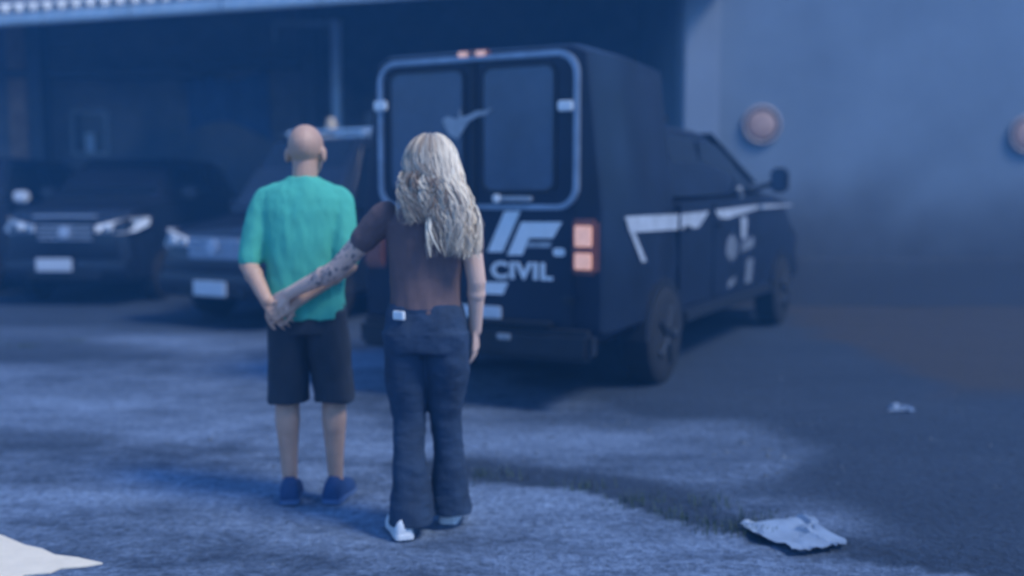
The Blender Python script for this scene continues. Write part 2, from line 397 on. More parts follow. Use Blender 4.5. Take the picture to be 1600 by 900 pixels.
def wall_lamp(x, z, label):
    o = empty('wall_lamp', (x, 13.0, z)); tag(o, label, 'wall lamp', 'round lamps on the plastered building')
    st = lambda rr: [((0, 0, 0))]
    def disc(prof):
        rs = []
        for y, r in prof: rs.append([Vector((r * math.cos(2 * math.pi * k / 32), y, r * math.sin(2 * math.pi * k / 32))) for k in range(32)])
        return MB().rings(rs)
    disc([(0, 0.20), (-0.04, 0.205)]).obj('base', M['plastic'], o, 40)
    # rim as a torus
    mb = MB(); n = 40; ringpts = []
    rs = []
    for k in range(n):
        a = 2 * math.pi * k / n; c = Vector((0.225 * math.cos(a), -0.03, 0.225 * math.sin(a))); rad = Vector((math.cos(a), 0, math.sin(a)))
        rs.append([c + rad * 0.026 * math.cos(b * math.pi / 4) + Vector((0, 1, 0)) * 0.022 * math.sin(b * math.pi / 4) for b in range(8)])
    rs.append(rs[0]); mb.rings(rs, cap=False); mb.obj('rim', M['medallion_rim'], o, 60)
    disc([(-0.02, 0.205), (-0.035, 0.19), (-0.048, 0.15), (-0.056, 0.09), (-0.06, 0.03)]).obj('dome', M['medallion'], o, 60)
    return o
wall_lamp(3.13, 2.27, 'round wall lamp with pale rim, above the cab of the black van')
wall_lamp(6.48, 2.15, 'round wall lamp with pale rim, above the bare soil bed and clear of the van')

# ------------------------------------------------------------------ carport (left building)
K = empty('carport', (-4, 15, 0)); tag(K, 'dark open carport with pale gutter and barrel tile eave over the parked cars', 'carport')
kl = lambda p: Vector(p) - Vector((-4, 15, 0))
ea, eb = Vector((-14.0, 17.24, 0)), Vector((2.35, 11.74, 0))      # eave line on plan
ed = (eb - ea).normalized(); en = Vector((-ed.y, ed.x, 0))
EZ = 3.80
def kpt(t, back, z): return kl(ea + ed * t + en * back + Vector((0, 0, z)))
L = (eb - ea).length
# roof slab rises to the back
mb = MB(); A = [kpt(-1, 0.04, EZ + 0.02), kpt(L, 0.04, EZ + 0.02), kpt(L, 8.5, EZ + 1.75), kpt(-1, 8.5, EZ + 1.75)]
mb.add(A + [p + Vector((0, 0, 0.10)) for p in A], [(0, 1, 2, 3), (7, 6, 5, 4), (0, 4, 5, 1), (1, 5, 6, 2), (2, 6, 7, 3), (3, 7, 4, 0)])
mb.obj('roof', M['soffit'], K)
# gutter in lengths with small joints
g0 = -0.8
i = 0
while g0 < L:
    g1 = min(g0 + 1.45, L)
    prof = [(0.0, 0.0), (-0.10, 0.0), (-0.125, 0.04), (-0.125, 0.15), (-0.105, 0.15), (-0.0, 0.15)]
    rs = [[kpt(t, b, EZ + z) for b, z in prof] for t in (g0 + 0.012, g1 - 0.012)]
    MB().rings(rs).obj('gutter', M['gutter'], K); g0 = g1
t = 3.0; rg = random.Random(11); tm = None
while t < L - 0.2:
    mb = MB(); rr = 0.085
    rs = []
    for b in (-0.17, 0.45):
        ring = []
        for k in range(9):
            a = math.pi * k / 8; ring.append(kpt(t + rr * math.cos(a), b + rg.uniform(-.015, .015), EZ + 0.17 + rr * 1.25 * math.sin(a) + (b + 0.17) * 0.22))
        for k in range(8, -1, -1):
            a = math.pi * k / 8; ring.append(kpt(t + (rr - .018) * math.cos(a), b, EZ + 0.168 + (rr - .018) * 1.25 * math.sin(a) + (b + 0.17) * 0.22))
        rs.append(ring)
    mb.rings(rs); mb.obj('roof_tile', M['tile'], K)
    t += 0.245
# walls
MB().box(kl((-5.5, 19.3, 2.8)), (18, 0.3, 5.6)).obj('back_wall', M['back_wall'], K)
MB().box(kl((-13.5, 18.6, 2.6)), (0.3, 1.2, 5.2)).obj('side_wall', M['back_wall'], K)
MB().box(kl((-8.92, 18.9, 2.3)), (0.34, 0.4, 4.6)).obj('pillar', M['brown'], K, bevel=0.02)
MB().box(kl((-8.45, 18.5, 2.35)), (0.28, 0.3, 4.7)).obj('pillar', M['beam'], K, bevel=0.02)
MB().box(kl((-3.55, 18.3, 2.35)), (0.30, 0.3, 4.7)).obj('pillar', M['beam'], K, bevel=0.02)
MB().box(kl((-4.6, 18.6, 3.72)), (2.2, 0.2, 0.14)).obj('beam', M['beam'], K, bevel=0.01)
MB().box(kl((-8.0, 18.6, 3.55)), (5.0, 0.2, 0.12)).obj('beam', M['beam'], K, bevel=0.01)
# window on the back wall
W = MB(); fr = FR(kl((-7.79, 19.14, 2.53)), (1, 0, 0), (0, 0, 1))
W.ringprism([(-.35, -.42), (.35, -.42), (.35, .42), (-.35, .42)], [(-.27, -.35), (.27, -.35), (.27, .35), (-.27, .35)], fr, 0.06)
w = W.obj('window', M['decal_dim'], K)
MB().box(kl((-7.79, 19.13, 2.53)), (0.54, 0.02, 0.70)).obj('pane', M['glass'], w)
MB().box(kl((-7.80, 19.10, 2.36)), (0.16, 0.03, 0.34)).obj('curtain', M['post'], w)
# frame of painted posts in front of the back wall
Pf = empty('post_frame', (-2.87, 17.0, 0)); tag(Pf, 'pale blue painted post with a top bar, behind the bald man', 'post')
MB().tube([(0, 0, -0.02), (0, 0, 4.22)], 0.085, 16).obj('post', M['post'], Pf, 40)
MB().box((-0.52, 0, 4.17), (0.96, 0.09, 0.09)).obj('top_bar', M['decal_dim'], Pf, bevel=0.01)
MB().box((-0.995, 0, 4.05), (0.07, 0.07, 0.3)).obj('drop_bar', M['decal_dim'], Pf, bevel=0.01)
# meter box
mbx = empty('meter_box', (-2.53, 19.15, 2.67)); tag(mbx, 'small pale meter box on the dark back wall beside the blue post', 'meter box')
MB().box((0, -0.07, 0), (0.34, 0.14, 0.46)).obj('case', M['box'], mbx, bevel=0.02)
MB().box((0, -0.145, 0.06), (0.22, 0.012, 0.2)).obj('cover', M['decal_dim'], mbx, bevel=0.004)
# blue tarpaulin hung on the back wall
mb = MB(); n = 24; rs = []
for k in range(n + 1):
    f = k / n; x = -6.0 + 1.5 * f; y = 19.08 + 0.03 * math.sin(f * 22)
    rs.append([Vector((x, y, 3.75 - 0.25 * math.sin(f * 3.1))), Vector((x + .05, y - 0.012, 2.55 + 0.2 * math.sin(f * 4))), Vector((x + .05, y, 2.55 + 0.2 * math.sin(f * 4))), Vector((x, y + 0.012, 3.75 - 0.25 * math.sin(f * 3.1)))])
mb.rings(rs)
M['tarp'] = mat('tarp', (0.06, 0.13, 0.26), 0.6, 0.25, 3)
tag(mb.obj('tarpaulin', M['tarp'], None, 50), 'blue tarpaulin hanging on the dark back wall of the carport', 'tarpaulin')

# ------------------------------------------------------------------ wheels
def wheel(parent, c, r=0.35, w=0.22):
    """axle along local x"""
    prof = [(-.5, .62), (-.5, .90), (-.40, .985), (-.2, 1.0), (.2, 1.0), (.40, .985), (.5, .90), (.5, .62)]
    o = empty('wheel', c); o.parent = parent
    rs = [[Vector((p * w, rr * r * math.cos(2 * math.pi * k / 32), rr * r * math.sin(2 * math.pi * k / 32))) for k in range(32)] for p, rr in prof]
    MB().rings(rs).obj('tyre', M['rubber'], o, 40)
    for sx in (-1, 1):
        mb = MB(); x = sx * w * .5
        for k in range(5):
            a = 2 * math.pi * k / 5
            mb.tube([(x, 0.05 * math.cos(a), 0.05 * math.sin(a)), (x * 1.02, .60 * r * math.cos(a), .60 * r * math.sin(a))], [.035, .028], 6)
        mb.rings([[Vector((xx, rr * math.cos(2 * math.pi * k / 20), rr * math.sin(2 * math.pi * k / 20))) for k in range(20)] for xx, rr in ((x * .9, .07), (x * 1.06, .06))])
        mb.obj('rim', M['rim'], o, 40)
    return o

# cross-section ring in (x, z) for vehicles, y = station
def sect(y, zb, zt, wb, wm, wt, zm=None, r=0.08):
    zm = zm if zm is not None else (zb + zt) / 2
    half = [(wb * .90, zb), (wb, zb + r * .6), (wm, zm), (wt + (wm - wt) * .12, zt - r), (wt, zt - r * .35), (wt - r * .7, zt)]
    ring = [Vector((x, y, z)) for x, z in half] + [Vector((-x, y, z)) for x, z in reversed(half)]
    return ring

# ------------------------------------------------------------------ black police van
TH = R(27)
van = empty('police_van', (-0.245, 6.92, 0), -TH)
tag(van, 'black police van with white CIVIL lettering and stripe, rear doors toward the two people', 'van')
# rear box
st = [(0.0, .50, 2.30, .86, .87, .74), (0.015, .44, 2.345, .90, .905, .79), (0.06, .42, 2.36, .92, .925, .81), (0.8, .42, 2.375, .92, .925, .815), (1.40, .42, 2.36, .92, .925, .81), (1.45, .44, 2.31, .90, .905, .78)]
mb = MB().rings([sect(y, zb, zt, wb, wm, wt, 1.30, 0.14) for y, zb, zt, wb, wm, wt in st]); mb.obj('body', M['van_paint'], van, 35)
# lower cab body and bonnet
st = [(1.42, .42, 1.36, .90, .92, .90), (2.0, .42, 1.37, .92, .93, .89), (4.3, .42, 1.42, .92, .93, .88), (4.9, .42, 1.43, .91, .92, .84), (5.8, .42, 1.37, .89, .91, .80), (6.25, .44, 1.24, .84, .86, .72), (6.40, .50, 1.06, .76, .78, .64)]
MB().rings([sect(y, zb, zt, wb, wm, wt, .95, 0.10) for y, zb, zt, wb, wm, wt in st]).obj('cab_body', M['van_paint'], van, 35)
# greenhouse
st = [(1.43, 1.34, 1.93, .86, .82, .70), (1.55, 1.34, 1.955, .87, .83, .71), (2.7, 1.35, 1.955, .87, .83, .71), (3.05, 1.36, 1.93, .87, .83, .70), (4.0, 1.38, 1.66, .86, .83, .74), (4.62, 1.38, 1.46, .84, .82, .78)]
MB().rings([sect(y, zb, zt, wb, wm, wt, 1.6 if zt > 1.7 else (zb + zt) / 2, 0.07) for y, zb, zt, wb, wm, wt in st]).obj('cab_roof', M['van_paint'], van, 35)
def sidepanel(pts, off, name, m, parent=van, t=0.012, both=True, w0=.868, w1=.745, z0=1.38, z1=1.92):
    for sx in ((1, -1) if both else (1,)):
        vs_ = []
        for k in (0, 1):
            for y, z in pts:
                f = (z - z0) / (z1 - z0); x = (w0 + (w1 - w0) * f + off + k * t) * sx
                vs_.append((x, y, z))
        n = len(pts)
        MB().add(vs_, [tuple(range(n)), tuple(range(2 * n - 1, n - 1, -1))] + [(i, (i + 1) % n, n + (i + 1) % n, n + i) for i in range(n)]).obj(name, m, parent)
sidepanel([(1.66, 1.42), (2.42, 1.42), (2.42, 1.86), (1.66, 1.86)], -.008, 'side_window', M['glass'])
sidepanel([(2.52, 1.42), (4.12, 1.42), (3.55, 1.70), (3.08, 1.85), (2.52, 1.86)], -.008, 'side_window', M['glass'])
# windscreen
A = [(-.72, 3.10, 1.925), (.72, 3.10, 1.925), (.78, 4.55, 1.50), (-.78, 4.55, 1.50)]
MB().add([Vector(p) + Vector((0, .004, .012)) for p in A] + [Vector(p) + Vector((0, .01, .03)) for p in A], [(3, 2, 1, 0), (4, 5, 6, 7), (0, 1, 5, 4), (1, 2, 6, 5), (2, 3, 7, 6), (3, 0, 4, 7)]).obj('windscreen', M['glass'], van)
# doors on the flank
def flank(pts, name, m, t, parent=van, x=.927):
    vs_ = [(x + k * t, y, z) for k in (0, 1) for y, z in pts]; n = len(pts)
    return MB().add(vs_, [tuple(range(n)), tuple(range(2 * n - 1, n - 1, -1))] + [(i, (i + 1) % n, n + (i + 1) % n, n + i) for i in range(n)]).obj(name, m, parent)
for sx in (1, -1):
    for y0, y1 in ((1.55, 2.46), (2.49, 4.05)):
        d = MB().box((sx * .928, (y0 + y1) / 2, .93), (.014, y1 - y0, .80)).obj('door', M['van_paint'], van, bevel=.006)
        MB().box((sx * .946, y0 + .16, 1.14), (.03, .15, .035)).obj('handle', M['plastic'], d, bevel=.008)
# livery stripe, leg and badge
flank([(.36, 1.255), (1.50, 1.252), (1.48, 1.135), (.44, 1.145)], 'stripe', M['stripe'], .004, x=.934)
flank([(1.56, 1.252), (2.30, 1.262), (2.02, 1.135), (1.56, 1.135)], 'stripe', M['stripe'], .004, x=.937)
flank([(2.50, 1.268), (4.0, 1.30), (4.0, 1.262), (2.9, 1.19), (2.62, 1.20)], 'stripe', M['stripe'], .004, x=.937)
flank([(4.1, 1.30), (5.6, 1.29), (5.6, 1.275), (4.1, 1.26)], 'stripe', M['stripe'], .004, x=.928)
flank([(.35, 1.25), (.43, 1.25), (.80, .93), (.70, .93)], 'stripe', M['stripe'], .004, x=.930)
cx, cz = 3.06, .92
flank([(cx + .21 * math.cos(k * math.pi / 10) * (1 if k % 2 else .82), cz + .125 * math.sin(k * math.pi / 10) * (1 if k % 2 else .82)) for k in range(20)], 'badge', M['crest'], .004, x=.937)
flank([(3.40, .95), (3.85, 1.0), (3.85, .90), (3.40, .86)], 'badge', M['crest'], .004, x=.937)
flank([(3.62, .80), (3.86, .78), (3.80, .56), (3.56, .56)], 'badge', M['crest'], .004, x=.937)
flank([(2.95, .62), (3.2, .66), (3.2, .60), (2.95, .56)], 'badge', M['crest'], .004, x=.937)
# the upright aerial by the door and the mirrors
MB().tube([(.95, 3.30, 1.38), (.955, 3.22, 1.46)], .022, 8).obj('aerial', M['decal_dim'], van)
flank([(3.36, 1.19), (3.58, 1.19), (3.56, .99), (3.40, .99)], 'badge', M['stripe'], .004, x=.937)
for sx in (1, -1):
    m_ = MB().tube([(sx * .86, 4.15, 1.46), (sx * 1.02, 4.2, 1.50)], .025, 8).obj('mirror', M['plastic'], van)
    MB().box((sx * 1.10, 4.2, 1.54), (.17, .11, .24)).obj('mirror_shell', M['plastic'], m_, bevel=.03)
    MB().box((sx * 1.10, 4.142, 1.54), (.13, .008, .19)).obj('mirror_glass', M['rear_glass'], m_)
# light bar on the cab roof
lb = MB().box((0, 2.15, 2.03), (1.20, .22, .10)).obj('light_bar', M['plastic'], van, bevel=.03)
for sx in (-1, 1): MB().box((sx * .42, 2.15, 1.975), (.06, .16, .06)).obj('bracket', M['plastic'], lb)
MB().box((.52, 2.09, 1.99), (.12, .10, .045)).obj('lamp', M['lamp_clear'], lb, bevel=.01)
# wheels, arches
for sx in (-1, 1):
    for y in (1.20, 5.15):
        MB().rings([[Vector((sx * xx, y + .43 * math.cos(math.pi * k / 12), .36 + .43 * math.sin(math.pi * k / 12))) for k in range(13)] + [Vector((sx * xx, y + .36 * math.cos(math.pi * k / 12), .36 + .36 * math.sin(math.pi * k / 12))) for k in range(12, -1, -1)] for xx in (.70, .945)]).obj('wheel_arch', M['plastic'], van, 40)
        wheel(van, (sx * .84, y, .36), .37, .24)
MB().box((.90, 3.17, .44), (.10, 2.94, .10)).obj('sill', M['plastic'], van, bevel=.02)
MB().box((-.90, 3.17, .44), (.10, 2.94, .10)).obj('sill', M['plastic'], van, bevel=.02)
MB().box((0, 6.40, .55), (1.66, .20, .30)).obj('bumper', M['plastic'], van, bevel=.05)
for sx in (-1, 1): MB().box((sx * .58, 6.34, .98), (.34, .14, .18)).obj('headlight', M['lamp_clear'], van, bevel=.03)
# ---- rear face (s = 0, outward is -y)
rf = lambda y=0.0: FR((0, -y, 0), (1, 0, 0), (0, 0, 1))
def rp_(pts, d, t, name, m, parent=van, bevel=0):          # polygon in (u, z), d metres proud
    return MB().prism(pts, FR((0, -d, 0), (1, 0, 0), (0, 0, 1)), t).obj(name, m, parent, bevel=bevel)
o_ = rrect(-.765, .765, 1.30, 2.318, .15); i_ = rrect(-.725, .725, 1.335, 2.278, .12)
MB().ringprism(o_, i_, rf(-.005), .040).obj('door_frame', M['trim'], van, bevel=.008)
dl = rp_(rrect(-.722, -.008, .50, 2.275, .07), 0.0, .018, 'rear_door', M['van_paint'], bevel=.004)
dr = rp_(rrect(.008, .722, .50, 2.275, .07), 0.0, .018, 'rear_door', M['van_paint'], bevel=.004)
for d, x0, x1 in ((dl, -.655, -.085), (dr, .075, .585)):
    MB().prism(rrect(x0, x1, 1.43, 2.225, .06), rf(.016), .008).obj('rear_window', M['rear_glass'], d, bevel=.002)
    MB().ringprism(rrect(x0 - .022, x1 + .022, 1.408, 2.247, .075), rrect(x0, x1, 1.43, 2.225, .06), rf(.016), .014).obj('window_seal', M['plastic'], d)
# door edge moulding
MB().box((0, -.024, 1.78), (.035, .012, .96)).obj('door_moulding', M['plastic'], dr)
MB().box((.31, -.035, 1.372), (.26, .035, .034)).obj('handle', M['decal_dim'], dr, bevel=.008)
MB().box((.185, -.045, 1.374), (.055, .045, .055)).obj('latch', M['decal'], dr, bevel=.012)
for u, z, d in ((-.735, 2.015, dl), (.675, 1.962, dr)):
    MB().box((u, -.035, z), (.105, .03, .065)).obj('hinge', M['decal'], d, bevel=.008)
for u, z, d in ((-.735, 1.20, dl), (.70, .72, dr)):
    MB().box((u, -.03, z), (.09, .025, .055)).obj('hinge', M['plastic'], d, bevel=.008)
bl = MB().box((-.005, -.01, 2.325), (.24, .05, .055)).obj('brake_light', M['lamp_red'], van, bevel=.012)
for u in (-.075, .06): MB().box((u, -.036, 2.327), (.07, .008, .034)).obj('lens', M['lamp_pale'], bl, bevel=.003)
for sx in (-1, 1):
    tl = MB().box((sx * .80, -.006, 1.065), (.19, .07, .36)).obj('tail_light', M['lamp_red'], van, bevel=.025)
    MB().box((sx * .805, -.043, 1.135), (.12, .012, .135)).obj('lens', M['lamp_pale'] if sx > 0 else M['lamp_red'], tl, bevel=.012)
    MB().box((sx * .805, -.043, .975), (.12, .012, .105)).obj('lens', M['lamp_pale'] if sx > 0 else M['lamp_red'], tl, bevel=.012)
# lettering and logo
D = .0185
rp_([(.100, 1.018), (.215, 1.020), (.348, 1.292), (.230, 1.290)], D, .004, 'logo_bar', M['decal'], dr)
rp_([(.250, 1.000), (.362, 1.003), (.412, 1.116), (.583, 1.118), (.648, 1.224), (.354, 1.220)], D, .004, 'logo_bar', M['decal'], dr)
rp_([(.395, 1.055), (.56, 1.058), (.575, 1.092), (.41, 1.09)], D, .003, 'logo_bar', M['decal_dim'], dr)
rp_(rrect(.585, .668, 1.003, 1.055, .02), D, .004, 'logo_bar', M['decal'], dr)
rp_([(.05, .735), (.217, .735), (.258, .820), (.05, .812)], D, .004, 'logo_bar', M['decal'], dr)
fc = bpy.data.curves.new('civil', 'FONT'); fc.body = 'CIVIL'; fc.size = 0.148; fc.extrude = 0.002; fc.offset = 0.0055; fc.space_character = 1.08
fo = bpy.data.objects.new('tmp', fc); COL.objects.link(fo)
dg = bpy.context.evaluated_depsgraph_get(); dg.update(); tme = bpy.data.meshes.new_from_object(fo.evaluated_get(dg)); bpy.data.objects.remove(fo)
wmax = max(v.co.x for v in tme.vertices); wmin = min(v.co.x for v in tme.vertices)
fr = FR((0, -D - .002, 0), (1, 0, 0), (0, 0, 1))
for v in tme.vertices: v.co = fr @ Vector((.128 + (v.co.x - wmin) / (wmax - wmin) * .455, .848 + v.co.y * 1.02, v.co.z))
link_mesh('lettering', tme, M['decal'], dr)
# pale bird-like emblem on the door glass
em = [(-.24, 1.90), (-.20, 1.925), (-.13, 1.905), (-.108, 1.915), (-.100, 1.975), (-.088, 1.915), (-.04, 1.925), (.03, 1.955), (.10, 1.955), (.155, 1.968), (.10, 1.925), (.03, 1.915), (-.03, 1.885), (-.08, 1.82), (-.12, 1.77), (-.18, 1.80), (-.21, 1.84)]
rp_(em, .031, .004, 'emblem', M['decal_dim'], dl)
# plate, bumper
npl = rp_(rrect(-.20, .205, .535, .655, .015), .02, .012, 'license_plate', M['plate'], van)
MB().box((0, -.045, .43), (1.78, .16, .20)).obj('bumper', M['plastic'], van, bevel=.04)
MB().box((.28, -.13, .47), (.10, .012, .04)).obj('reflector', M['decal_dim'], van, bevel=.005)
MB().box((0, -.06, .56), (1.2, .10, .03)).obj('step', M['plastic'], van, bevel=.008)

# ------------------------------------------------------------------ parked cars, front toward local -y
def car(name, loc_, rz, label, paint, H, hood, L=4.5, W=.92, style='suv', plate_u=0.0, hdrop=.24, face=None, pz=.52):
    o = empty(name, loc_, rz); tag(o, label, 'car')
    wf = hood + 0.10
    st = [(0.0, .42, hood - .33, W * .74, W * .78, W * .70), (.06, .36, hood - .20, W * .86, W * .90, W * .80), (.22, .30, hood - .08, W * .93, W * .97, W * .84), (.8, .28, hood, W, W, W * .88), (1.15, .28, hood + .06, W, W, W * .90), (L - .5, .28, hood + .10, W, W, W * .90), (L - .08, .34, hood + .06, W * .95, W * .95, W * .86), (L, .45, hood - .1, W * .88, W * .88, W * .8)]
    MB().rings([sect(y, zb, zt, wb, wm, wt, .62, .09) for y, zb, zt, wb, wm, wt in st]).obj('body', paint, o, 35)
    y0 = 1.0 if style == 'van' else 1.15
    yr = 1.75 if style == 'van' else 2.0
    zb = hood + .03
    st = [(y0, zb, zb + .04, W * .84, W * .83, W * .80), ((y0 + yr) / 2, zb, (zb + H) / 2 + .06, W * .87, W * .83, W * .74), (yr, zb, H - .03, W * .88, W * .82, W * .68), (yr + .3, zb, H, W * .88, W * .82, W * .68), (L - .8, zb, H - .01, W * .88, W * .82, W * .68), (L - .35, zb, H - .10, W * .86, W * .80, W * .66), (L - .06, zb, zb + .1, W * .82, W * .80, W * .74)]
    MB().rings([sect(y, a, b, wb, wm, wt, a + (b - a) * .45, .06) for y, a, b, wb, wm, wt in st]).obj('cabin', paint, o, 35)
    # windscreen panel
    n = Vector((0, -(H - zb), (yr - y0))).normalized()
    A = [Vector((-W * .76, y0 + .06, zb + .05)), Vector((W * .76, y0 + .06, zb + .05)), Vector((W * .62, yr - .05, H - .07)), Vector((-W * .62, yr - .05, H - .07))]
    A = [p + n * .030 for p in A]
    MB().add(A + [p + n * .012 for p in A], [(3, 2, 1, 0), (4, 5, 6, 7), (0, 1, 5, 4), (1, 2, 6, 5), (2, 3, 7, 6), (3, 0, 4, 7)]).obj('windscreen', M['glass'], o)
    for sx in (-1, 1):
        for a, b in ((yr - .1, yr + .85), (yr + .95, L - .75)):
            z0, z1 = zb + .08, H - .12
            x0, x1 = W * .875, W * .735
            q = [(sx * x0, a - (.35 if a < yr else 0), z0), (sx * x0, b, z0), (sx * x1, b, z1), (sx * x1, a + .1, z1)]
            off = Vector((sx * .012, 0, 0)); q = [Vector(p) for p in q]
            MB().add([p - off for p in q] + [p + off for p in q], [(3, 2, 1, 0), (4, 5, 6, 7), (0, 1, 5, 4), (1, 2, 6, 5), (2, 3, 7, 6), (3, 0, 4, 7)]).obj('side_window', M['glass'], o)
        mr = MB().box((sx * (W + .10), y0 + .45, zb + .10), (.22, .10, .16)).obj('mirror', paint, o, bevel=.03)
        MB().box((sx * (W - .02), y0 + .45, zb + .05), (.10, .05, .05)).obj('mirror_arm', M['plastic'], mr)
        # headlight, wrapped round the corner
        hz = hood - hdrop
        fr_ = [(sx * W * .42, -.005, hz - .03), (sx * W * .42, -.005, hz + .05), (sx * W * .72, .03, hz + .12), (sx * W * .90, .16, hz + .15), (sx * W * .985, .42, hz + .15), (sx * W * .985, .40, hz + .05), (sx * W * .92, .14, hz - .02), (sx * W * .76, .02, hz - .05)]
        q = [Vector(p) for p in fr_]; off = Vector((sx * .012, -.022, 0))
        hl = MB().add([p + Vector((0, .05, 0)) for p in q] + [p + off for p in q], [tuple(range(8)), tuple(range(15, 7, -1))] + [(i, (i + 1) % 8, 8 + (i + 1) % 8, 8 + i) for i in range(8)]).obj('headlight', M['lamp_clear'], o, 40)
        MB().ell((sx * W * .62, -.022, hz + .025), (.055, .02, .05)).obj('reflector', M['white'], hl, 60)
        fg = MB().tube([(sx * W * .72, .05, .45), (sx * W * .72, -.03, .45)], .055, 14).obj('fog_light', M['lamp_clear'], o, 40)
        for y in (.85, L - .85): wheel(o, (sx * (W - .10), y, .34), .34, .22)
    # grille with bars
    gz = hood - hdrop - .03
    g = MB().prism(rrect(-W * .40, W * .40, gz - .13, gz + .10, .04), FR((0, .02, 0), (1, 0, 0), (0, 0, 1)), .035).obj('grille', face or M['plastic'], o)
    for k in range(4): MB().box((0, -.022, gz - .09 + k * .055), (W * .76, .02, .018)).obj('grille_bar', M['chrome'], g, bevel=.004)
    MB().tube([(0, -.025, gz), (0, -.05, gz)], .075, 20).obj('badge', M['chrome'], g, 40)
    bp = MB().rings([[Vector((x, y, z)) for y, z in ((.10, .30), (-.03, .34), (-.07, .44), (-.05, .56), (.06, .60))] for x in (-W * .86, W * .86)]).obj('bumper', paint, o, 50, bevel=.02)
    MB().box((0, -.065, .39), (W * 1.05, .03, .12)).obj('air_intake', M['plastic'], bp, bevel=.02)
    MB().box((plate_u, -.095, pz), (.46, .02, .16)).obj('license_plate', M['plate'], o, bevel=.008)
    MB().box((0, y0 + .02, zb + .05), (1.2, .03, .02)).obj('wiper', M['plastic'], o)
    return o
c1 = car('parked_car', (-5.62, 12.9, 0), R(-3), 'dark sport utility car beneath the carport with bright headlights and white plate', M['car_paint'], 1.93, 1.30, plate_u=-.12, hdrop=.34)
MB().box((0, -.0, 1.13), (.8, .06, .02)).obj('hood_trim', M['chrome'], c1)
c0 = car('parked_car', (-8.12, 13.2, 0), R(-2), 'dark parked car with one bright mirror, farthest from the police van', M['car_blue'], 1.95, 1.24)
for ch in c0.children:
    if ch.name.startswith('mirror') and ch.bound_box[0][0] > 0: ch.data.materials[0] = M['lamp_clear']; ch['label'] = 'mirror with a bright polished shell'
c2 = car('parked_van', (-3.12, 10.75, 0), R(-28), 'dark tall passenger van with a roof rack, parked behind the man in green', M['car_paint'], 2.08, 1.13, L=4.7, style='van', face=M['silver'], pz=.42, hdrop=.25)
c2['category'] = 'van'
for y in (2.0, 2.9, 3.8):
    MB().box((0, y, 2.17), (1.25, .06, .04)).obj('roof_rack', M['chrome'], c2, bevel=.01)
for sx in (-1, 1):
    MB().box((sx * .56, 2.9, 2.135), (.05, 2.1, .05)).obj('roof_rail', M['chrome'], c2, bevel=.01)
lp = MB().loft([((-.05, 2.05, 2.19), .07, .07), ((-.05, 2.05, 2.27), .065, .065), ((-.05, 2.05, 2.33), .035, .035)], 16, 2).obj('beacon', M['tan'], c2, 40)

# ------------------------------------------------------------------ litter
def crumple(name, loc_, sx, sy, h, label, seed):
    mb = MB(); n, k = 16, 12; vs_ = []; fs_ = []
    for layer in (0, 1):
        for j in range(k + 1):
            for i in range(n + 1):
                u, v = i / n, j / k
                q = Vector((u * 3.2, v * 3.2, seed))
                z = h * (0.15 + abs(noise.noise(q)) * 1.4 + 0.6 * abs(noise.noise(q * 2.7)))
                x = (u - .5) * sx * (1 - .35 * v) + .05 * noise.noise(q + Vector((9, 0, 0))); y = (v - .5) * sy + .05 * noise.noise(q + Vector((0, 9, 0)))
                vs_.append((x, y, z - .004 * layer))
    m1 = (n + 1) * (k + 1)
    for j in range(k):
        for i in range(n):
            a = j * (n + 1) + i
            fs_.append((a, a + 1, a + n + 2, a + n + 1)); fs_.append((m1 + a + n + 1, m1 + a + n + 2, m1 + a + 1, m1 + a))
    o = mb.add(vs_, fs_).obj(name, M['paper'], None, 25); o.location = loc_
    return tag(o, label, 'litter', )
b1 = crumple('plastic_bag', (1.17, 4.10, .0), .36, .36, .032, 'crumpled white plastic bag lying at the edge of the concrete', 2.0); b1.rotation_euler.z = R(-160)
crumple('paper_scrap', (2.52, 6.58, -.004), .14, .13, .03, 'tiny white paper scrap lying on dark ground near the soil bed', 5.0)

# ------------------------------------------------------------------ people
def hand(mb, wrist, d, n, s=1.0, curl=0.35, side=1):
    """d: towards finger tips, n: out of the back of the hand, side: +1 thumb along +x' """
    w = Vector(wrist); d = Vector(d).normalized(); n = Vector(n); n = (n - d * n.dot(d)).normalized(); x = d.cross(n) * side
    k = w + d * .085 * s
    for f in (-1.5, -.5, .5, 1.5):
        mb.cone(w + x * f * .012 * s, k + x * f * .021 * s, .013 * s, .0125 * s, 10)
    for f, ln in ((-1.5, .060), (-.5, .075), (.5, .082), (1.5, .074)):
        p = k + x * f * .0225 * s; dd = d + x * f * .05; a = curl * .5
        for q in range(3):
            dd = (dd.normalized() * math.cos(a) - n * math.sin(a)); e = p + dd * ln * s * (.42, .32, .26)[q]
            mb.cone(p, e, (.0088 - q * .0008) * s, (.008 - q * .0008) * s, 8); p = e; a = curl
    p = w + d * .028 * s + x * .022 * s - n * .006 * s
    for q, (dx, dy, l_) in enumerate(((.8, .75, .04), (.35, .95, .034), (.1, 1, .026))):
        e = p + (x * dx + d * dy - n * .25).normalized() * l_ * s
        mb.cone(p, e, (.0115 - q * .001) * s, (.0105 - q * .001) * s, 8); p = e

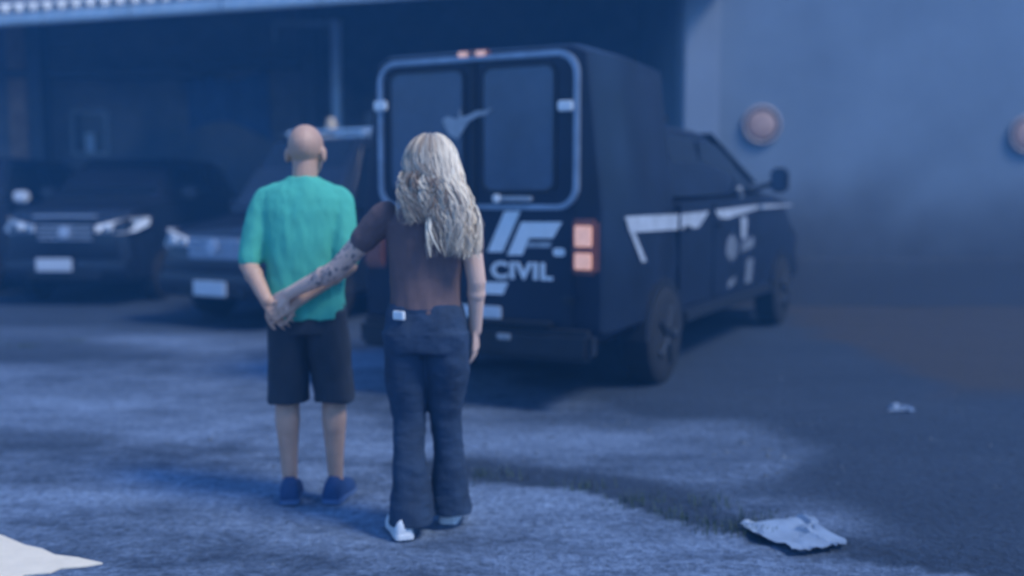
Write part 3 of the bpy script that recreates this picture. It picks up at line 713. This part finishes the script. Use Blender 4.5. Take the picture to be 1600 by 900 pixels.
def head(mb, c, s, yaw, nod):
    q = Matrix.Rotation(yaw, 3, 'Z') @ Matrix.Rotation(-nod, 3, 'X'); c = Vector(c)
    T = lambda x, y, z: c + q @ Vector((x, y, z)) * s
    e = lambda p, r: mb.ell(T(*p), tuple(k * s for k in r), q)
    e((0, -.012, .03), (.077, .098, .092)); e((0, .02, -.03), (.066, .078, .085)); e((0, .045, -.085), (.040, .045, .035))
    e((0, .098, -.015), (.014, .022, .024)); e((0, .088, .012), (.011, .016, .03)); e((0, .082, -.058), (.026, .014, .012))
    e((-.03, .078, .028), (.024, .014, .010)); e((.03, .078, .028), (.024, .014, .010))
    for sx in (-1, 1): e((sx * .083, -.010, -.012), (.012, .022, .036)); e((sx * .079, -.002, -.014), (.014, .014, .026))
    return T, q

def shoe(parent, ankle, d, m, ms, ln=.27, w=.048, h=.10, nm='shoe'):
    d = Vector((d[0], d[1], 0)).normalized(); x = Vector((d.y, -d.x, 0)); a = Vector((ankle[0], ankle[1], 0))
    mb = MB(); rs = []
    for f, ww, hh in ((-.30, .55, .5), (-.28, .8, .85), (-.18, .9, 1.0), (0, .92, 1.0), (.18, .96, .78), (.36, 1.1, .58), (.54, 1.0, .48), (.66, .7, .36), (.70, .35, .26)):
        c = a + d * ln * f
        rs.append([c + x * w * ww * px + Vector((0, 0, .018 + h * hh * pz)) for px, pz in ((1, 0), (1.02, .35), (.8, .75), (.45, 1), (-.45, 1), (-.8, .75), (-1.02, .35), (-1, 0))])
    mb.rings(rs); o = mb.obj(nm, m, parent, 60)
    mb = MB(); out = []
    for f, ww in ((-.31, .6), (-.28, .92), (-.1, 1.02), (.18, 1.02), (.38, 1.18), (.56, 1.06), (.68, .75), (.715, .35)): out.append((f, ww))
    pts = [(w * ww, ln * f) for f, ww in out] + [(-w * ww, ln * f) for f, ww in reversed(out)]
    mb.prism(pts, FR(a + Vector((0, 0, -.002)), x, d), .026).obj('sole', ms, o, bevel=.004)
    return o

# ---- man
MAN = empty('person', (-0.942, 4.64, -0.004), R(2))
tag(MAN, 'bald person in a green shirt and dark shorts, hands held behind the back', 'person')
mb = MB()
T, q = head(mb, (.012, .03, 1.592), 1.02, R(-8), R(12))
mb.cone((.006, -.005, 1.42), (.010, .012, 1.55), .058, .056)
mb.loft([((0, 0, .86), .14, .11), ((0, 0, .92), .165, .12), ((0, .005, 1.04), .152, .108), ((0, 0, 1.22), .172, .118), ((0, -.005, 1.34), .182, .108), ((0, -.01, 1.42), .12, .085), ((0, -.005, 1.455), .06, .06)], 24)
LS, RS = (-.172, -.01, 1.372), (.172, -.01, 1.372)
LE, RE = (-.238, -.07, 1.095), (.208, -.095, 1.09); LW, RW = (-.135, -.195, .945), (.0, -.205, .945)
for S, E_, W_ in ((LS, LE, LW), (RS, RE, RW)):
    mb.cone(S, E_, .050, .041); mb.cone(E_, W_, .043, .029)
    mid = Vector(E_).lerp(Vector(W_), .3); mb.ell(mid, (.043, .043, .043))
hand(mb, LW, (.62, -.05, -.62), (.15, -1, .1), 1.0, .7, 1)
hand(mb, RW, (-.75, -.12, -.35), (-.1, -1, .2), 1.0, .7, -1)
for sx, kx, ax in ((-.085, -.092, -.082), (.09, .122, .128)):
    mb.cone((sx, 0, .90), (kx, .012, .50), .088, .058); mb.cone((kx, .012, .50), (kx * .6 + ax * .4, -.010, .37), .053, .057)
    mb.ell((kx * .6 + ax * .4, -.026, .35), (.048, .042, .085)); mb.cone((kx * .6 + ax * .4, -.012, .36), (kx * .3 + ax * .7, -.014, .20), .055, .040); mb.cone((kx * .3 + ax * .7, -.014, .20), (ax, -.014, .09), .040, .034); mb.cone((ax, -.01, .09), (ax, .06, .05), .036, .032)
link_mesh('body', fuse(mb, .0055, 4), M['skin_man'], MAN)
Tq = lambda x, y, z: Vector((.012, .03, 1.592)) + q @ Vector((x, y, z)) * 1.02
for sx in (-1, 1): MB().ell(Tq(sx * .03, .078, .012), (.011, .011, .011)).obj('eye', M['eye'], MAN, 60)
# shirt
mb = MB()
mb.loft([((.01, -.012, .845), .176, .135), ((.01, -.012, .90), .176, .137), ((.004, -.008, 1.05), .174, .132), ((0, -.005, 1.22), .186, .136), ((0, -.005, 1.33), .196, .124), ((0, -.008, 1.39), .186, .106), ((0, -.006, 1.43), .150, .090), ((.003, -.004, 1.468), .088, .074), ((.003, -.004, 1.485), .066, .066)], 28, 2.4)
for S, E_ in ((LS, LE), (RS, RE)):
    e = Vector(S).lerp(Vector(E_), .90); mb.cone(S, Vector(S).lerp(Vector(E_), .5), .060, .062); mb.cone(Vector(S).lerp(Vector(E_), .4), e, .062, .060)
for sx in (-1, 1): mb.cone((sx * .07, -.008, 1.425), (sx * .165, -.01, 1.385), .050, .056)
me = fuse(mb, .007, 14); wrinkle(me, .014, (9, 9, 5), 1.3, lambda c: .35 + max(0, 1.35 - c.z))
wrinkle(me, .004, (22, 22, 10), 4.0)
link_mesh('shirt', me, M['shirt_green'], MAN)
# shorts
mb = MB()
mb.loft([((.01, 0, .78), .172, .130), ((.01, 0, .88), .170, .126), ((.01, 0, .94), .160, .118)], 24)
for sx, kx in ((-.075, -.085), (.092, .124)):
    mb.loft([((sx, 0, .88), .092, .12), ((sx * .6 + kx * .4, .004, .70), .093, .115), ((kx, .008, .50), .088, .102), ((kx, .008, .458), .089, .103)], 22)
me = fuse(mb, .007, 3); wrinkle(me, .011, (9, 9, 5), 7.7)
link_mesh('shorts', me, M['shorts'], MAN)
shoe(MAN, (-.082, -.012), (-.12, 1), M['shoe_blue'], M['sole'])
shoe(MAN, (.128, -.012), (.2, 1), M['shoe_blue'], M['sole'])

# ---- woman
WX, WY = -0.358, 4.225
WOM = empty('person', (WX, WY, -0.004), 0)
tag(WOM, 'person with long blonde hair and flared jeans, one tattooed arm gripping another person', 'person')
mb = MB()
T, q = head(mb, (.022, .03, 1.525), .97, R(10), R(6)); HC = Vector((.022, .03, 1.525))
mb.cone((.012, 0, 1.36), (.018, .012, 1.47), .047, .047)
mb.loft([((0, 0, .80), .14, .105), ((0, 0, .87), .150, .105), ((0, .005, .99), .128, .090), ((.002, .005, 1.06), .132, .094), ((.004, .005, 1.2), .148, .105), ((.004, -.002, 1.29), .150, .092), ((.006, -.005, 1.35), .09, .07), ((.01, 0, 1.385), .05, .05)], 24)
LS, RS = Vector((-.165, -.005, 1.315)), Vector((.172, -.01, 1.30))
# the man's wrists seen from here
hw = MAN.matrix_basis @ Vector((-.085, -.215, .935)) - Vector((WX, WY, -0.004))
LW = hw + (LS - hw).normalized() * .075
LE = LS.lerp(LW, .53) + Vector((.02, -.02, -.045))
RE, RW = Vector((.212, -.015, 1.05)), Vector((.205, .035, .835))
mb.cone(LS, LE, .052, .041); mb.cone(LE, LW, .042, .027); mb.ell(LE.lerp(LW, .28), (.042, .042, .042))
mb.cone(RS, RE, .050, .039); mb.cone(RE, RW, .040, .026); mb.ell(RE.lerp(RW, .25), (.040, .040, .042))
hand(mb, LW, hw - LW + Vector((-.02, .02, -.01)), (.2, -.9, .5), .93, .75, -1)
hand(mb, RW, (-.02, .10, -1), (1, -.2, 0), .93, .32, -1)
for sx, kx, ky, ax, ay in ((-.08, -.075, .0, -.075, -.06), (.085, .075, .04, .085, .10)):
    mb.cone((sx, 0, .86), (kx, ky, .46), .088, .055); mb.cone((kx, ky, .46), (ax, ay, .10), .052, .034); mb.cone((ax, ay, .10), (ax, ay + .08, .06), .034, .03)
me = fuse(mb, .005, 4)
ink = me.attributes.new('ink', 'FLOAT', 'POINT')
vals = []
for v in me.vertices:
    ab = LW - LS; f = (v.co - LS).dot(ab) / ab.length_squared; dd = (v.co - (LS + ab * f)).length
    vals.append(1.0 if (.28 < f < .80 and dd < .11) else 0.0)
ink.data.foreach_set('value', vals)
link_mesh('body', me, M['skin_woman'], WOM)
for sx in (-1, 1): MB().ell(HC + q @ Vector((sx * .03, .078, .012)) * .97, (.011, .011, .011)).obj('eye', M['eye'], WOM, 60)
# tee
mb = MB()
mb.loft([((0, 0, .915), .150, .118), ((0, .002, .97), .148, .112), ((.002, .004, 1.06), .146, .108), ((.004, .003, 1.2), .160, .116), ((.004, -.002, 1.29), .165, .104), ((.006, -.005, 1.35), .105, .08), ((.01, -.002, 1.385), .062, .06)], 26)
for S, E_ in ((LS, LE), (RS, RE)):
    mb.cone(S, S.lerp(E_, .44), .063, .057)
me = fuse(mb, .006, 4); wrinkle(me, .010, (10, 10, 6), 2.2, lambda c: .4 + max(0, 1.2 - c.z)); wrinkle(me, .003, (24, 24, 12), 5.0)
link_mesh('tee_shirt', me, M['tee'], WOM)
# jeans, flared
mb = MB()
mb.loft([((0, -.008, .76), .170, .136), ((0, -.012, .84), .178, .140), ((0, -.002, .91), .166, .128), ((0, .003, .955), .150, .116)], 26)
for sx, kx, ky, ax, ay, hx in ((-.085, -.075, .0, -.062, -.055, .088), (.088, .078, .035, .095, .085, .082)):
    mb.loft([((sx, -.004, .84), .098, .13), ((sx * .7 + kx * .3, 0, .68), .094, .112), ((kx, ky, .48), .070, .080), ((kx * .6 + ax * .4, ky * .6 + ay * .4 - .005, .34), .064, .078), ((ax, ay, .14), hx, .10), ((ax, ay + .01, .045), hx + .008, .118)], 24)
me = fuse(mb, .006, 3); wrinkle(me, .012, (8, 8, 6), 3.3, lambda c: .5 + abs(c.z - .55)); wrinkle(me, .004, (16, 16, 26), 9.0)
link_mesh('jeans', me, M['denim'], WOM)
bt = MB().rings([[Vector((.152 * math.cos(a) * sc, .003 + .119 * math.sin(a) * sc, z)) for a in [2 * math.pi * k / 32 for k in range(32)]] for sc, z in ((.98, .905), (1.04, .905), (1.04, .94), (.98, .94))] ).obj('belt', M['denim'], WOM, 50)
MB().box((-.098, -.118, .918), (.062, .016, .036), Matrix.Rotation(R(-38), 3, 'Z')).obj('belt_tag', M['decal'], bt, bevel=.004)
shoe(WOM, (-.100, -.085), (-.30, 1), M['white'], M['white'], .25, .042, .075)
shoe(WOM, (.092, .12), (.12, 1), M['white'], M['white'], .25, .042, .075)
# hair
hb = MB(); rg = random.Random(21); tones = []
def strand(p0, path, r, tone, n=5):
    rad = [r * (.7 if i == 0 else 1.0 if i < len(path) - 3 else (1 - .28 * (i - len(path) + 4))) for i in range(len(path))]
    v0 = len(hb.v); hb.tube(path, rad, n, flat=.55); tones.extend([tone] * (len(hb.v) - v0))
def lay(depth, r, tonebase):
    # angle round the head: -90 is straight back; covers the crown, sides and back
    az = rg.uniform(-205, 25); el = math.asin(rg.uniform(.02, .99))
    ca, sa = math.cos(R(az)), math.sin(R(az)); h = .97
    sc = depth
    P0 = HC + q @ Vector((.083 * math.cos(el) * ca * sc, -.014 + .105 * math.cos(el) * sa * sc, .028 + .098 * math.sin(el) * sc)) * h
    side = ca                                        # -1 her left, +1 her right
    L_ = rg.uniform(.25, .37) + (.05 if side > -.2 else -.09)
    path = [P0]; k = 13; ph = rg.uniform(0, 6.28); clump = int((az + 210) / 9); cr = random.Random(clump * 7 + int(el * 3)); ph = cr.uniform(0, 6.28) + rg.gauss(0, .35); am = cr.uniform(.014, .030); fq = cr.uniform(1.8, 2.8)
    # first over the skull, then down the back
    for i in range(1, k + 1):
        f = i / k
        e2 = el * (1 - min(1, f * 3.0)); rr = (.089 + .022 * min(1, f * 2.2)) * sc
        if f < .34:
            p = HC + q @ Vector((rr * math.cos(e2) * ca, -.014 + (rr + .022) * math.cos(e2) * sa, .028 + .099 * math.sin(e2) * sc)) * h
            last = p
        else:
            g = (f - .34) / .66
            x = last.x + g * (.050 + .020 * side) + .03 * g * math.sin(ph)
            back = last.y * (1 - g) + g * min(last.y, -.115 - .03 * rg.random()) if sa < .15 else last.y * (1 - .5 * g) - .06 * g
            p = Vector((x, back - .02 * math.sin(g * 3.1), last.z - g * L_))
            w_ = am * min(1, g * 2)
            p += Vector((w_ * math.sin(ph + g * fq * 6.28 / 1.6), w_ * .7 * math.cos(ph * 1.7 + g * fq * 6.28 / 1.6), 0))
        path.append(p)
    tone = min(1, max(0, tonebase - .12 + .45 * max(0, side) + cr.gauss(0, .16) + rg.gauss(0, .12)))  # paler towards her right: sunlit side painted into the strands
    strand(P0, path, r, tone)
# waving locks, each a bundle of fine strands, over a soft inner mass
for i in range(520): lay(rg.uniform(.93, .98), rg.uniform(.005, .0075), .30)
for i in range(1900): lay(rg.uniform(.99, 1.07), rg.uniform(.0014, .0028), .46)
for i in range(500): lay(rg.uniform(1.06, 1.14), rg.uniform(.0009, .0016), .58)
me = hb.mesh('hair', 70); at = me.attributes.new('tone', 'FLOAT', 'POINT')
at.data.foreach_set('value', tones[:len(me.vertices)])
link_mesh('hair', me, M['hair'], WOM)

# ------------------------------------------------------------------ air
hz = MB().box((0, 60, 3.0), (320, 320, 9.2)).obj('haze', None)
hm = bpy.data.materials.new('haze'); hm.use_nodes = True; hn = hm.node_tree.nodes; hn.clear()
ho = hn.new('ShaderNodeOutputMaterial'); pv = hn.new('ShaderNodeVolumePrincipled')
pv.inputs['Color'].default_value = (0.15, 0.47, 1.0, 1); pv.inputs['Density'].default_value = 0.014; pv.inputs['Anisotropy'].default_value = 0.2
hm.node_tree.links.new(pv.outputs[0], ho.inputs['Volume']); hz.data.materials.append(hm)
tag(hz, 'thin bluish haze filling the yard', 'haze', kind='stuff')
